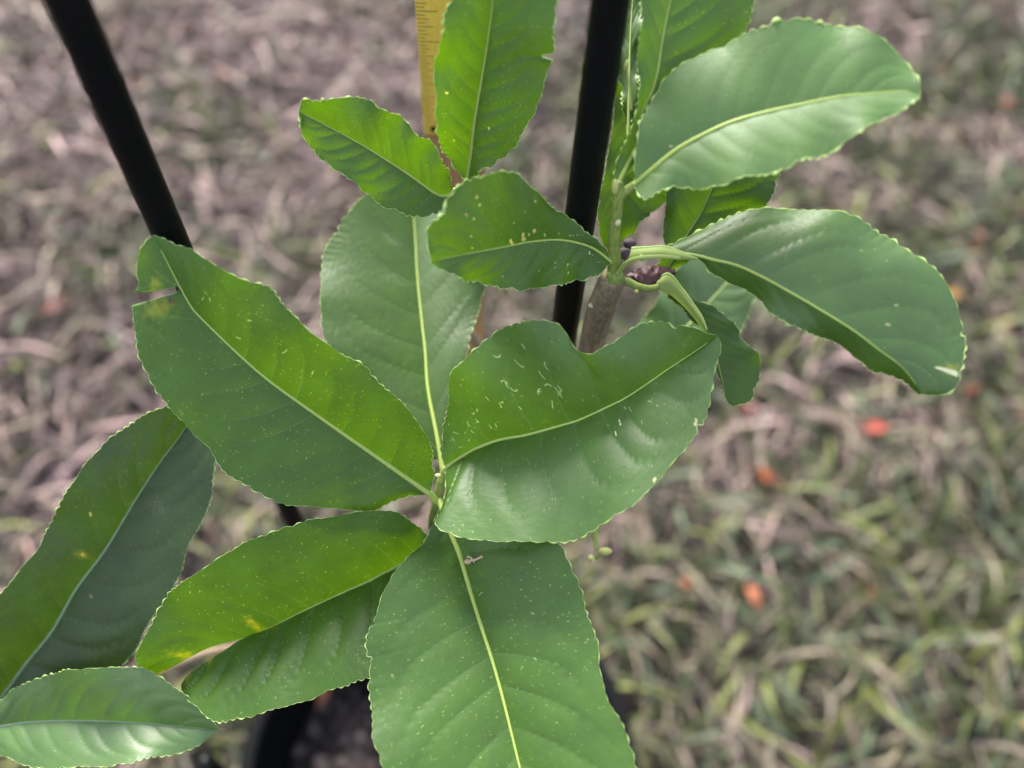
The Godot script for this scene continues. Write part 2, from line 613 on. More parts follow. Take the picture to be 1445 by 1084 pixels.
func ring(rad: Array, called: String, mat: Material, parent: Node) -> MeshInstance3D:   # lathe: [radius, height] pairs
	var p := PackedVector3Array()
	var uv := PackedVector2Array()
	for i in rad.size():
		for j in 73:
			var a := TAU * (j % 72) / 72.0
			p.append(Vector3(cos(a) * rad[i][0], rad[i][1], sin(a) * rad[i][0]))
			uv.append(Vector2(j / 72.0, i))
	var arr := sheet_mesh(p, uv, PackedColorArray(), rad.size(), 73, Vector3.UP)
	for i in rad.size():     # close the seam
		var n: Vector3 = (arr[Mesh.ARRAY_NORMAL][i * 73] + arr[Mesh.ARRAY_NORMAL][i * 73 + 72]).normalized()
		arr[Mesh.ARRAY_NORMAL][i * 73] = n
		arr[Mesh.ARRAY_NORMAL][i * 73 + 72] = n
	return put(join([arr]), called, mat, parent)

func pot() -> void:
	var o := base("plant_pot", Vector3.ZERO)
	tag(o, "round black plastic nursery pot standing on the lawn under the plant", "plant pot")
	ring([[0.0, 0.004], [0.118, 0.004], [0.122, 0.010], [0.150, 0.245], [0.1515, 0.246]], "wall", M.pot, o)
	ring([[0.0, 0.010], [0.1155, 0.012], [0.146, 0.246]], "inner_wall", M.pot, o)
	ring([[0.1465, 0.247], [0.1475, 0.2685], [0.150, 0.2715], [0.157, 0.2715], [0.160, 0.269], [0.161, 0.262], [0.161, 0.249], [0.158, 0.2465], [0.1465, 0.247]], "rim", M.pot, o)
	# potting soil: an uneven disc with crumbs
	var p := PackedVector3Array()
	var uv := PackedVector2Array()
	for i in 30:
		for j in 73:
			var a := TAU * (j % 72) / 72.0
			var r := 0.137 * i / 29.0
			var x := cos(a) * r
			var z := sin(a) * r
			p.append(Vector3(x, 0.190 + 0.010 * noise.get_noise_2d(x * 1300.0, z * 1300.0) + 0.006 * noise.get_noise_2d(x * 4000.0, z * 4000.0), z))
			uv.append(Vector2(x * 6.0, z * 6.0))
	var soil := plain(Color.WHITE, 0.95, 0.2)
	soil.albedo_texture = noise_texture(0.03, 512, 33, [[0.0, 0.45, 0.62, 1.0], [lin(0.008, 0.006, 0.006), lin(0.015, 0.0115, 0.0115), lin(0.028, 0.022, 0.0225), lin(0.055, 0.042, 0.043)]])
	var s := put(join([sheet_mesh(p, uv, PackedColorArray(), 30, 73, Vector3.UP)]), "potting_soil", soil, self)
	tag(s, "dark crumbly potting soil filling the black pot", "soil", "", "stuff")
	rng.seed = 77
	var mm := MultiMesh.new()
	mm.transform_format = MultiMesh.TRANSFORM_3D
	mm.use_colors = true
	mm.mesh = blob(Vector3(0.006, 0.004, 0.005), 0.5)
	mm.instance_count = 420
	for i in 420:
		var a := rng.randf() * TAU
		var r := 0.132 * sqrt(rng.randf())
		mm.set_instance_transform(i, Transform3D(Basis.from_euler(Vector3(rng.randf() * 6, rng.randf() * 6, rng.randf() * 6)).scaled(Vector3.ONE * rng.randf_range(0.4, 1.5)), Vector3(cos(a) * r, 0.192 + rng.randf() * 0.004, sin(a) * r)))
		var k := rng.randf()
		mm.set_instance_color(i, Color(0.012, 0.0095, 0.0095).lerp(Color(0.06, 0.046, 0.045), k * k))
	var c := MultiMeshInstance3D.new()
	c.name = "soil_crumbs"
	c.multimesh = mm
	var cm := plain(Color.WHITE, 0.95, 0.2)
	cm.vertex_color_use_as_albedo = true
	c.material_override = cm
	add_child(c)
	tag(c, "loose dark crumbs and bark chips on the potting soil", "soil", "", "stuff")

func stakes() -> void:
	var said := [
		"black garden stake standing left of the plant, bare above the torn leaf",
		"black garden stake standing beside the brown stem, behind the scarred leaf",
		"black garden stake at the pot's left edge, mostly hidden below the lowest left leaf"]
	for k in 3:
		var s: Array = STAKES[k]
		var foot := Vector3(s[0], s[1], s[2]) * 0.001
		var top := Vector3(s[3], s[4], s[5]) * 0.001
		var o := base("garden_stake", foot)
		tag(o, said[k], "stake", "black plant stakes in the pot")
		var line := PackedVector3Array()
		var rad := PackedFloat32Array()
		var span := top - foot
		var n := 400
		for i in n + 1:
			var f := float(i) / n
			line.append(span * f)
			rad.append(0.0054 * (1.0 + 0.012 * noise.get_noise_1d(f * 4000.0 + k * 900.0)))
		put(join([tube_arrays(line, rad, 20)]), "shaft", M.black, o)
		for q in 9:       # raised joints along the coated shaft
			var c := span * (0.1 + 0.1 * q + 0.004 * k)
			var d := span.normalized()
			var j := PackedVector3Array([c - d * 0.0022, c - d * 0.001, c + d * 0.001, c + d * 0.0022])
			put(join([tube_arrays(j, PackedFloat32Array([0.0053, 0.0056, 0.0056, 0.0053]), 20)]), "joint", M.black, o)
		put(blob(Vector3(0.0058, 0.006, 0.0058)), "cap", M.black, o, span)

func ruler() -> void:
	var at := Vector3(RULER[0], RULER[1], RULER[2]) * 0.001
	var o := base("wooden_ruler", Vector3(at.x, 0.0, at.z))
	o.rotation.y = RULER[5]
	tag(o, "yellow wooden ruler with black tick marks standing behind the upright leaf", "ruler")
	var wide: float = RULER[3] * 0.001
	var cut: float = RULER[4] * 0.001
	var wood := plain(Color.WHITE, 0.6, 0.4)
	wood.albedo_texture = noise_texture(0.02, 256, 51, [[0.0, 1.0], [lin(0.19, 0.105, 0.042), lin(0.28, 0.165, 0.07)]])
	wood.uv1_triplanar = true
	wood.uv1_scale = Vector3(60, 5, 60)
	var low := BoxMesh.new()
	low.size = Vector3(wide, cut + 0.02, 0.003)
	put(low, "lower_section", wood, o, Vector3(0, (cut + 0.02) / 2.0 - 0.02, -0.0032))
	# one inch of scale, repeated along the painted section
	var img := Image.create(256, 512, false, Image.FORMAT_RGB8)
	var paint := lin(0.42, 0.29, 0.04)
	img.fill(paint)
	rng.seed = 5
	for q in 500: stamp(img, rng.randf() * 256, rng.randf() * 512, 4, 30, paint.lerp(lin(0.31, 0.19, 0.02), rng.randf()), 0.25)
	for q in 16:
		var long := 34
		if q % 2 == 0: long = 44
		if q % 4 == 0: long = 62
		if q % 8 == 0: long = 78
		if q == 0: long = 120
		img.fill_rect(Rect2i(0, q * 32 + 12, long, 7), lin(0.02, 0.013, 0.005))
	var painted := plain(Color.WHITE, 0.45, 0.5)
	painted.albedo_texture = ImageTexture.create_from_image(img)
	var hi := 0.95
	var p := PackedVector3Array()
	var uv := PackedVector2Array()
	var prof := [[-0.5, -0.003], [-0.5, -0.0006], [-0.478, 0.0], [0.478, 0.0], [0.5, -0.0006], [0.5, -0.003], [-0.5, -0.003]]
	for i in 2:
		for q in prof:
			p.append(Vector3(q[0] * wide, cut if i == 0 else hi, q[1]))
			uv.append(Vector2(clampf(q[0] + 0.5, 0.002, 0.998), (hi - cut if i == 0 else 0.0) / 0.0254 + 0.3))
	var a := sheet_mesh(p, uv, PackedColorArray(), 2, 7, Vector3.BACK)
	var m := join([a])
	var st := SurfaceTool.new()
	st.create_from(m, 0)
	st.deindex()
	st.generate_normals()
	put(st.commit(), "painted_section", painted, o)
	var peg := CylinderMesh.new()
	peg.top_radius = 0.0012
	peg.bottom_radius = 0.0013
	peg.height = 0.0008
	peg.radial_segments = 16
	var r := put(peg, "rivet", M.black, o, Vector3(-wide * 0.34, cut + 0.003, 0.0005))
	r.rotation.x = PI / 2

func citrus() -> void:
	var plant := base("citrus_plant", PLANT_AT)
	tag(plant, "young citrus plant with broad finely toothed green leaves growing in black pot", "plant")
	for s in STEMS:
		var p := pts(s.p)
		put(tube(p, s.r0 * 0.001, s.r1 * 0.001, 14, 60, PLANT_AT, 0.10 if s.m == "bark" else 0.05), s.n, M[s.m], plant)
	for leaf in LEAVES: grow_leaf(plant, leaf)
	for s in STRIPS: strip(plant, s.a, s.b, "leaf_fold", s.label)
	for b in BLOBS:
		var at := Vector3(b.p[0], b.p[1], b.p[2]) * 0.001
		var o := put(blob(Vector3(b.r[0], b.r[1], b.r[2]) * 0.001, b.get("rough", 0.15)), b.n, M[b.m], plant, at - PLANT_AT)
		o.rotation = Vector3(b.get("rx", 0.0), 0, b.get("rz", 0.0))
	# withered dark red leaf caught at the fork
	var a := spline(pts(WITHERED[0]), 24)
	var b2 := spline(pts(WITHERED[1]), 24)
	var p := PackedVector3Array()
	var uv := PackedVector2Array()
	for i in 25:
		for j in 9:
			var s := j / 8.0
			var q := a[i].lerp(b2[i], s)
			p.append(q + Vector3(0, 0.8, 0.6) * (0.0016 * noise.get_noise_2d(i * 22.0, j * 40.0) + 0.0012 * sin(PI * s)) - PLANT_AT)
			uv.append(Vector2(s, i / 24.0))
	var w := put(join([sheet_mesh(p, uv, PackedColorArray(), 25, 9, Vector3(0, 0.8, 0.6))]), "withered_leaf", M.withered, plant)
	w.set_meta("label", "small withered dark red leaf at the stem fork")

func fallen_leaf(f: Array) -> void:
	# [x, z, y, length, turn, r, g, b, label]
	var o := base("fallen_leaf", Vector3(f[0], f[2], f[1]))
	o.rotation = Vector3(rng.randf_range(-0.25, 0.25), f[4], rng.randf_range(-0.25, 0.25))
	tag(o, f[8], "fallen leaf", "small orange leaves fallen on the lawn")
	var long: float = f[3]
	var p := PackedVector3Array()
	var uv := PackedVector2Array()
	var curl := rng.randf_range(0.15, 0.45)
	for i in 15:
		var t := i / 14.0
		var w := long * 0.24 * pow(sin(PI * pow(t, 0.85)), 0.8) + 0.0003
		for j in 9:
			var s := (j - 4) / 4.0
			p.append(Vector3(t * long, long * (curl * s * s * 0.4 + 0.12 * sin(PI * t)) + 0.003 * noise.get_noise_2d(i * 30.0 + f[0] * 500.0, j * 30.0), s * w))
			uv.append(Vector2(j / 8.0, t))
	var m := plain(lin(f[5], f[6], f[7]), 0.6, 0.35)
	m.cull_mode = BaseMaterial3D.CULL_DISABLED
	m.backlight_enabled = true
	m.backlight = Color(0.5, 0.4, 0.2)
	put(join([sheet_mesh(p, uv, PackedColorArray(), 15, 9, Vector3.UP)]), "blade", m, o)
	put(tube(PackedVector3Array([Vector3(-long * 0.3, 0.001, long * 0.05), Vector3(-long * 0.12, 0.002, 0), Vector3(long * 0.05, 0.001, 0)]), 0.0006, 0.0005, 6, 8), "stalk", m, o)

func litter() -> void:
	rng.seed = 400
	for f in FALLEN: fallen_leaf(f)
	# a dry bud scale lying on the lowest leaf beside its midrib
	var at := Vector3(CRUMB[0], CRUMB[1], CRUMB[2]) * 0.001
	var o := base("dry_flower_scrap", at)
	tag(o, "tiny dry tan flower scrap lying beside the midrib of the lowest leaf", "plant scrap")
	var m := plain(lin(0.24, 0.18, 0.11), 0.8, 0.3)
	put(tube(PackedVector3Array([Vector3(-0.0024, 0.0006, 0.0004), Vector3(0, 0.0012, 0), Vector3(0.0012, 0.0014, -0.0002), Vector3(0.0034, 0.0022, -0.0012)]), 0.0004, 0.0006, 7, 12, Vector3.ZERO, 0.4), "petal", m, o)
	put(blob(Vector3(0.0013, 0.0009, 0.001), 0.6), "bud_base", m, o, Vector3(-0.0018, 0.0006, 0.0004))
	put(tube(PackedVector3Array([Vector3(-0.002, 0.001, -0.0012), Vector3(-0.0006, 0.0016, -0.0006), Vector3(0.0006, 0.001, 0.0008)]), 0.0004, 0.0003, 7, 8, Vector3.ZERO, 0.4), "petal", m, o)

# ---------------------------------------------------------------- measured outlines (world millimetres)
const LEAVES := [
	{"key":"upright","m":[19.2,773.4,-99.5,20.3,780.7,-101.7,21.8,794.8,-105.9,23.9,808.2,-109.8,25.7,820.8,-113.3,26.8,830.2,-116.0,27.8,838.6,-118.5,28.8,845.8,-120.6],"l":[19.2,773.4,-99.5,17.8,775.6,-98.6,16.4,779.2,-98.5,14.4,783.9,-98.0,11.8,789.7,-97.4,10.4,794.2,-97.5,9.6,799.3,-98.3,9.3,804.8,-99.5,9.4,811.0,-101.0,9.9,816.4,-102.6,10.6,821.7,-104.3,11.9,827.5,-106.6,13.6,830.4,-108.3,15.6,832.7,-110.0,19.3,838.4,-113.7,24.2,843.5,-117.7,28.8,845.8,-120.6],"r":[19.2,773.4,-99.5,21.8,775.9,-99.0,27.3,780.8,-97.6,30.1,784.8,-97.9,32.8,787.7,-97.5,35.6,791.3,-97.5,38.0,796.0,-98.5,40.6,801.7,-99.8,42.5,805.7,-100.7,43.6,809.2,-101.8,44.1,814.0,-103.9,45.1,817.3,-104.9,46.2,823.8,-107.4,46.1,829.4,-109.9,45.9,833.6,-111.8,43.3,839.9,-115.5,37.2,844.4,-119.0,28.8,845.8,-120.6],"stalk":[18.4,768.6,-99.5,19.2,773.4,-99.5],"label":"upright leaf at the top edge, lit through from behind, with two small nicks","tint":0.95,"bites":[[1, 0.575, 0.01, 0.16, 2.0], [1, 0.1, 0.03, 0.3, 2.0]],"marks":[["scar", -0.75, 0.42, 6], ["scar", 0.35, 0.28, 6], ["scar", -0.6, 0.22, 4]],"rib":0.9,"rim":1.2},
	{"key":"upper_left","m":[14.9,771.7,-97.0,10.4,771.4,-93.9,-1.8,779.0,-96.3,-14.8,786.9,-98.2,-27.1,793.7,-99.2,-35.5,798.3,-99.5],"l":[14.9,771.7,-97.0,15.0,774.0,-96.5,14.5,777.3,-95.8,10.7,784.8,-96.2,6.6,790.9,-97.5,2.2,794.9,-98.4,-3.8,799.9,-99.5,-11.2,802.6,-100.3,-18.5,803.5,-100.5,-29.1,802.6,-100.4,-33.4,801.3,-100.0,-35.5,798.3,-99.5],"r":[14.9,771.7,-97.0,12.9,770.2,-94.1,10.6,768.4,-91.0,7.3,766.8,-88.5,1.7,767.2,-87.5,-4.8,769.0,-87.4,-11.6,772.2,-88.4,-17.0,776.0,-90.0,-21.4,779.8,-91.6,-27.6,783.4,-92.8,-31.8,787.1,-94.4,-34.4,792.8,-97.0,-35.5,798.3,-99.5],"stalk":[18.2,768.5,-101.2,14.9,771.7,-97.0],"label":"small leaf pointing left below the ruler","tint":0.85,"rib":0.7,"rim":1.2},
	{"key":"torn","m":[11.4,695.8,-16.8,-8.5,710.5,-23.2,-28.5,725.4,-29.6,-46.3,738.9,-35.9,-63.3,754.6,-44.5,-68.5,760.8,-48.5,-77.5,777.0,-60.2],"l":[11.4,695.8,-16.8,12.0,698.4,-17.3,12.2,707.4,-19.6,11.9,718.4,-22.5,9.9,727.6,-25.3,5.7,734.6,-28.0,-0.9,740.6,-30.5,-8.1,747.7,-33.5,-15.4,752.2,-35.7,-21.9,757.6,-38.2,-28.4,763.0,-40.9,-33.5,765.8,-42.8,-37.8,770.4,-45.2,-44.5,772.3,-47.1,-50.9,774.3,-49.6,-57.2,776.0,-52.4,-64.0,776.9,-55.4,-72.1,776.8,-58.2,-77.5,777.0,-60.2],"r":[11.4,695.8,-16.8,11.0,695.7,-16.3,4.7,697.0,-14.3,-2.0,697.6,-10.6,-9.6,698.2,-6.4,-18.4,700.8,-5.0,-29.2,704.4,-3.9,-38.9,708.1,-3.9,-47.2,712.6,-5.6,-55.6,717.5,-7.9,-60.8,723.0,-12.1,-67.1,728.8,-16.5,-73.2,735.0,-21.1,-78.1,740.6,-25.4,-81.6,747.0,-31.2,-84.0,752.7,-36.3,-85.4,758.7,-42.0,-85.5,762.7,-45.8,-83.1,765.3,-48.5,-83.2,768.6,-51.6,-81.8,772.3,-55.3,-79.5,775.7,-58.8,-77.5,777.0,-60.2],"stalk":[14.1,690.4,-16.3,11.4,695.8,-16.8],"label":"large leaf at left with a torn slit and yellow patch near its tip","tint":0.78,"bites":[[1, 0.858, 0.012, 0.93, 3.0]],"marks":[["yellow", 0.48, 0.828, 38], ["brown", 0.25, 0.835, 9], ["yellow", 0.5, 0.885, 26], ["curl", -0.5, 0.69, 6], ["curl", -0.23, 0.67, 8], ["curl", -0.57, 0.5, 7], ["curl", -0.5, 0.58, 9], ["curl", -0.41, 0.79, 7], ["curl", -0.44, 0.8, 5], ["curl", -0.35, 0.8, 8]],"rib":1.15,"lean":0.08,"veins":11,"quilt":[0.0003, 0.0004]},
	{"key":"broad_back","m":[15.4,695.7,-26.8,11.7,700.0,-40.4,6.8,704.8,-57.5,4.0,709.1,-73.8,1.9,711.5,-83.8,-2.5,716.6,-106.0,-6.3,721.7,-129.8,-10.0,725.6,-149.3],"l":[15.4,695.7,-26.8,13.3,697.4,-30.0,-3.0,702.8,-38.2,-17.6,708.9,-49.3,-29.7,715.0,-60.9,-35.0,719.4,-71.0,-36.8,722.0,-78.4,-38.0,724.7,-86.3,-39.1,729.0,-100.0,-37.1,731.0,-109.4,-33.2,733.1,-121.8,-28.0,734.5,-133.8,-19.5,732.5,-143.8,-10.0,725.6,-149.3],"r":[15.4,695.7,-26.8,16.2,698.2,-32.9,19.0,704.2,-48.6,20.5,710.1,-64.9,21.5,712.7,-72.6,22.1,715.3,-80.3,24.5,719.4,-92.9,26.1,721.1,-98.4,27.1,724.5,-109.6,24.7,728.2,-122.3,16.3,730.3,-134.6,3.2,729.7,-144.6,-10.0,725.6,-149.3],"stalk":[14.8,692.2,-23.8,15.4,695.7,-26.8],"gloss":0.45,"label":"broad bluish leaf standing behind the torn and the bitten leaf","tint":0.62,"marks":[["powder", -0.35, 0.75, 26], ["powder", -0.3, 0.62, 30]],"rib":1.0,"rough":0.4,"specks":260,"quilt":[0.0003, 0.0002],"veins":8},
	{"key":"bitten","m":[16.9,704.1,-23.1,21.2,707.4,-25.0,28.5,712.4,-27.6,37.1,716.7,-29.2,45.3,719.9,-29.5,55.3,724.3,-30.7,63.4,727.9,-31.9,71.1,732.2,-34.0,78.6,736.6,-36.3,85.0,741.2,-39.1,92.2,746.5,-42.6,100.4,752.2,-46.4,106.9,756.9,-49.7],"l":[16.9,704.1,-23.1,15.9,712.0,-25.5,16.7,720.9,-28.7,17.7,731.3,-32.0,17.8,741.0,-34.3,19.7,747.9,-36.1,24.1,753.4,-38.1,29.7,757.9,-39.9,36.2,762.8,-42.0,41.7,765.4,-43.2,48.2,765.7,-44.1,53.1,764.2,-43.9,56.6,760.4,-42.3,59.2,757.2,-40.4,64.3,755.5,-40.3,68.5,757.4,-42.1,75.5,759.0,-44.4,81.9,761.8,-47.1,88.5,762.5,-48.7,94.6,761.6,-49.4,100.9,759.6,-49.8,106.9,756.9,-49.7],"r":[16.9,704.1,-23.1,17.5,705.6,-14.9,16.4,707.9,-5.4,16.2,709.9,2.3,21.2,710.8,5.3,29.3,712.5,8.2,35.3,713.7,9.4,46.1,716.3,10.7,56.4,719.2,10.5,67.5,723.0,7.6,76.7,727.2,3.7,83.0,730.2,0.5,87.5,732.9,-3.5,92.7,737.1,-10.3,97.1,740.2,-14.1,101.2,744.3,-21.0,104.3,748.2,-28.9,105.5,752.0,-38.2,107.7,755.6,-45.4,106.9,756.9,-49.7],"stalk":[15.0,697.8,-21.3,16.9,704.1,-23.1],"gloss":0.56,"label":"large central leaf with a rounded bite in its upper edge","tint":0.92,"bites":[[0, 0.885, 0.008, 0.12, 2.0], [1, 0.8, 0.008, 0.05, 2.0]],"marks":[["curl", -0.65, 0.11, 6], ["curl", -0.8, 0.48, 5], ["curl", -0.7, 0.11, 9], ["curl", -0.59, 0.39, 11], ["curl", -0.44, 0.47, 11], ["curl", -0.43, 0.33, 7], ["curl", -0.33, 0.14, 7], ["curl", -0.58, 0.2, 11], ["curl", -0.39, 0.44, 11], ["curl", -0.57, 0.25, 10], ["curl", -0.55, 0.26, 8], ["curl", -0.31, 0.37, 5], ["curl", -0.34, 0.5, 7], ["curl", -0.45, 0.23, 6], ["curl", -0.44, 0.18, 9], ["curl", -0.71, 0.13, 12], ["curl", -0.84, 0.42, 11], ["curl", -0.32, 0.11, 11], ["curl", -0.4, 0.45, 5], ["curl", -0.51, 0.4, 11], ["curl", -0.43, 0.23, 9], ["curl", -0.57, 0.5, 9], ["curl", -0.9, 0.14, 5], ["curl", -0.28, 0.49, 9], ["curl", -0.5, 0.16, 5], ["curl", -0.26, 0.24, 10], ["curl", -0.28, 0.46, 11], ["curl", -0.66, 0.45, 11], ["curl", -0.48, 0.34, 6], ["curl", -0.5, 0.48, 9], ["curl", -0.62, 0.39, 8], ["curl", -0.29, 0.27, 9], ["curl", -0.56, 0.32, 5], ["curl", -0.39, 0.49, 10], ["curl", 0.11, 0.65, 5], ["curl", 0.12, 0.66, 7], ["curl", 0.24, 0.73, 8], ["curl", 0.38, 0.68, 4], ["curl", 0.34, 0.74, 4], ["scar", 0.9, 0.8, 7], ["scar", 0.97, 0.66, 6], ["dry", 0.22, 0.62, 6], ["dry", 0.3, 0.6, 5]],"rib":1.05,"quilt":[0.0003, 0.0006],"lean":0.03,"veins":9,"specks":520},
	{"key":"scarred","m":[70.8,765.1,-72.8,63.3,770.7,-73.3,53.0,775.2,-71.1,43.1,777.7,-66.8,35.0,779.1,-62.4,27.0,780.4,-58.2,17.3,781.8,-53.1,12.6,782.1,-50.3],"l":[70.8,765.1,-72.8,69.4,768.1,-73.4,65.3,772.5,-74.3,57.9,778.9,-74.5,50.9,785.0,-74.2,45.3,790.9,-73.6,41.0,796.4,-73.0,36.7,800.6,-72.1,31.0,802.9,-69.9,26.3,802.6,-67.5,21.6,800.6,-64.4,17.4,798.5,-61.3,15.0,795.1,-58.5,11.8,792.5,-55.5,11.3,787.7,-52.7,12.6,782.1,-50.3],"r":[70.8,765.1,-72.8,70.1,764.5,-71.7,65.1,763.2,-68.2,57.4,763.0,-63.8,48.6,764.2,-59.6,37.9,767.3,-55.3,29.4,770.9,-52.8,21.3,775.4,-51.1,15.3,779.5,-50.3,12.6,782.1,-50.3],"stalk":[74.0,760.4,-74.8,70.8,765.1,-72.8],"label":"short leaf with pale corky scars in front of the right stake","tint":0.74,"marks":[["scar", -0.1, 0.52, 12], ["scar", -0.2, 0.46, 9], ["scar", -0.05, 0.58, 8], ["dry", 0.2, 0.15, 10], ["scar", 0.74, 0.26, 6], ["scar", -0.32, 0.56, 4], ["scar", -0.22, 0.32, 5], ["scar", 0.55, 0.27, 6], ["scar", -0.63, 0.74, 4], ["scar", -0.3, 0.24, 5], ["scar", -0.42, 0.21, 6], ["scar", 0.24, 0.13, 5], ["scar", 0.72, 0.62, 4], ["scar", -0.1, 0.78, 4], ["scar", -0.67, 0.68, 4], ["scar", 0.62, 0.43, 4], ["scar", 0.46, 0.08, 4], ["scar", -0.3, 0.76, 4], ["scar", 0.58, 0.34, 3], ["scar", 0.49, 0.34, 4], ["scar", -0.13, 0.49, 5], ["scar", -0.06, 0.59, 5], ["scar", -0.13, 0.4, 6], ["scar", -0.55, 0.05, 6], ["scar", 0.09, 0.89, 4], ["scar", -0.75, 0.44, 5], ["scar", 0.07, 0.81, 3], ["scar", 0.57, 0.88, 3], ["scar", 0.5, 0.09, 4], ["scar", 0.63, 0.81, 3], ["scar", -0.78, 0.68, 4], ["scar", 0.01, 0.25, 3], ["scar", 0.04, 0.4, 3], ["scar", -0.25, 0.26, 6], ["scar", 0.5, 0.1, 4], ["scar", -0.48, 0.5, 3], ["scar", -0.53, 0.72, 4], ["scar", 0.52, 0.06, 6]],"rib":0.55,"rim":1.5,"veins":8},
	{"key":"lowest","m":[14.9,690.9,-17.0,20.2,688.0,-5.3,24.0,686.3,2.1,28.8,683.4,14.2,33.2,681.1,25.0,38.3,678.6,37.0,42.7,676.4,48.7,46.8,674.2,60.9,49.8,672.8,70.0,53.6,671.2,81.1,59.1,669.5,97.2],"l":[14.9,690.9,-17.0,14.5,689.7,-10.2,11.1,689.1,-0.6,5.7,690.4,7.0,1.4,691.1,14.2,-1.9,691.3,21.9,-2.6,690.3,29.3,-3.7,689.7,35.3,-3.3,688.8,40.2,-2.0,687.7,44.4,-1.2,686.6,50.0,-0.1,685.7,53.7,0.5,684.7,59.6,1.8,683.4,66.1,3.9,682.1,70.1,5.3,681.2,73.8,11.4,678.3,82.3,25.4,674.3,90.8,43.5,670.9,96.2,59.1,669.5,97.2],"r":[14.9,690.9,-17.0,20.6,692.6,-13.5,34.1,698.9,-7.5,49.4,705.7,0.3,59.7,709.8,6.8,61.3,708.5,10.5,64.9,705.8,18.9,68.4,701.9,29.3,72.5,699.7,38.1,74.3,696.8,45.9,77.3,695.3,53.0,81.8,695.1,60.3,83.1,694.3,63.8,84.8,693.1,69.1,85.7,691.5,74.3,84.7,687.9,81.6,77.6,680.9,89.7,68.5,674.6,94.7,59.1,669.5,97.2],"stalk":[13.4,688.1,-19.9,14.9,690.9,-17.0],"gloss":0.5,"label":"broad leaf at the bottom edge with a tan scrap beside its midrib","tint":0.8,"rib":1.35,"quilt":[0.0004, 0.0005],"veins":9,"lean":0.07,"marks":[["curl", 0.13, 0.31, 6], ["curl", 0.53, 0.41, 4], ["curl", 0.43, 0.51, 4]],"rough":0.4,"bites":[[0, 0.33, 0.004, 0.03, 2.0], [0, 0.4, 0.004, 0.03, 2.0]]},
	{"key":"split","m":[16.0,675.5,-6.0,2.5,672.6,1.2,-10.1,669.6,8.1,-19.3,667.6,12.4,-32.5,664.6,18.7,-46.2,660.8,25.5,-54.8,658.9,28.9,-67.4,656.8,32.7,-75.1,654.4,36.3,-85.8,650.7,41.6,-89.2,650.7,41.5],"m2":[16.0,675.5,-6.0,2.5,672.8,1.3,-10.0,669.8,8.2,-19.2,667.9,12.5,-32.4,664.8,18.8,-46.1,661.1,25.6,-54.8,659.2,29.0,-67.1,654.3,36.3,-74.1,651.1,41.0,-76.8,649.0,43.9,-76.7,648.0,45.2],"l":[16.0,675.5,-6.0,13.9,677.2,-5.9,10.8,681.1,-6.3,8.3,685.9,-7.0,3.3,694.8,-8.1,-2.0,699.2,-7.8,-10.4,699.9,-4.9,-13.7,701.1,-4.1,-26.9,703.2,-0.3,-38.4,701.8,4.4,-49.5,701.3,8.9,-58.9,698.0,13.8,-67.1,694.3,18.0,-72.4,690.2,21.0,-78.6,681.4,26.3,-85.7,671.3,33.5,-89.6,665.9,37.6,-90.8,658.7,41.1,-89.2,650.7,41.5],"r":[16.0,675.5,-6.0,16.4,676.2,3.5,12.0,675.7,22.6,5.1,674.8,39.1,-4.0,672.5,44.5,-13.4,670.0,47.5,-22.9,667.3,51.0,-31.1,665.2,53.7,-39.7,663.2,56.1,-49.8,659.8,57.8,-58.0,657.1,58.1,-66.5,653.5,53.0,-74.7,649.9,48.4,-76.7,648.0,45.2],"stalk":[20.4,678.4,-11.7,16.0,675.5,-6.0],"label":"leaf split in two along its midrib from the tip","tint":0.8,"rib":0.95,"rib_end":0.72,"quilt":[0.0003, 0.0011],"marks":[["yellow", -0.12, 0.62, 24], ["yellow", -0.12, 0.86, 36], ["yellow", 0.15, 0.95, 30]],"veins":9,"bulge":[0.06, 0.14]},
	{"key":"dark_left","m":[-163.0,614.6,50.3,-155.8,621.8,44.0,-146.6,631.6,35.2,-135.9,642.0,25.5,-125.9,654.8,12.6,-114.6,666.0,0.8,-104.2,678.3,-13.2,-95.1,688.2,-25.4,-86.4,696.2,-35.8,-79.1,703.8,-46.4],"l":[-163.0,614.6,50.3,-162.5,621.5,47.3,-161.6,637.5,40.7,-156.8,652.5,31.6,-147.2,665.6,20.1,-143.3,669.2,15.7,-136.1,674.9,8.2,-130.7,680.1,2.5,-126.0,687.8,-4.2,-120.7,695.4,-12.0,-113.5,701.7,-20.5,-104.8,705.4,-28.7,-95.8,708.2,-36.3,-90.6,708.4,-40.1,-83.8,708.0,-44.8,-79.1,703.8,-46.4],"r":[-163.0,614.6,50.3,-155.5,616.7,50.4,-132.6,623.5,50.2,-114.4,633.0,43.5,-103.7,641.0,36.2,-98.6,645.5,31.8,-94.1,651.7,24.8,-87.7,659.4,16.0,-82.5,665.8,8.6,-79.7,672.5,0.0,-76.1,678.5,-7.7,-72.8,686.5,-18.6,-72.2,691.9,-26.4,-72.9,696.7,-33.9,-74.5,700.9,-40.8,-79.1,703.8,-46.4],"gloss":0.5,"label":"dark leaf at the left edge with two pinholes","tint":0.36,"rib_mat":"rib_grey","rib":1.0,"marks":[["scar", -0.52, 0.62, 6], ["yellow", -0.3, 0.52, 20], ["scar", -0.3, 0.52, 6], ["scar", 0.2, 0.44, 5], ["powder", 0.35, 0.72, 22]],"veins":9,"quilt":[0.0004, 0.0006],"rough":0.44},
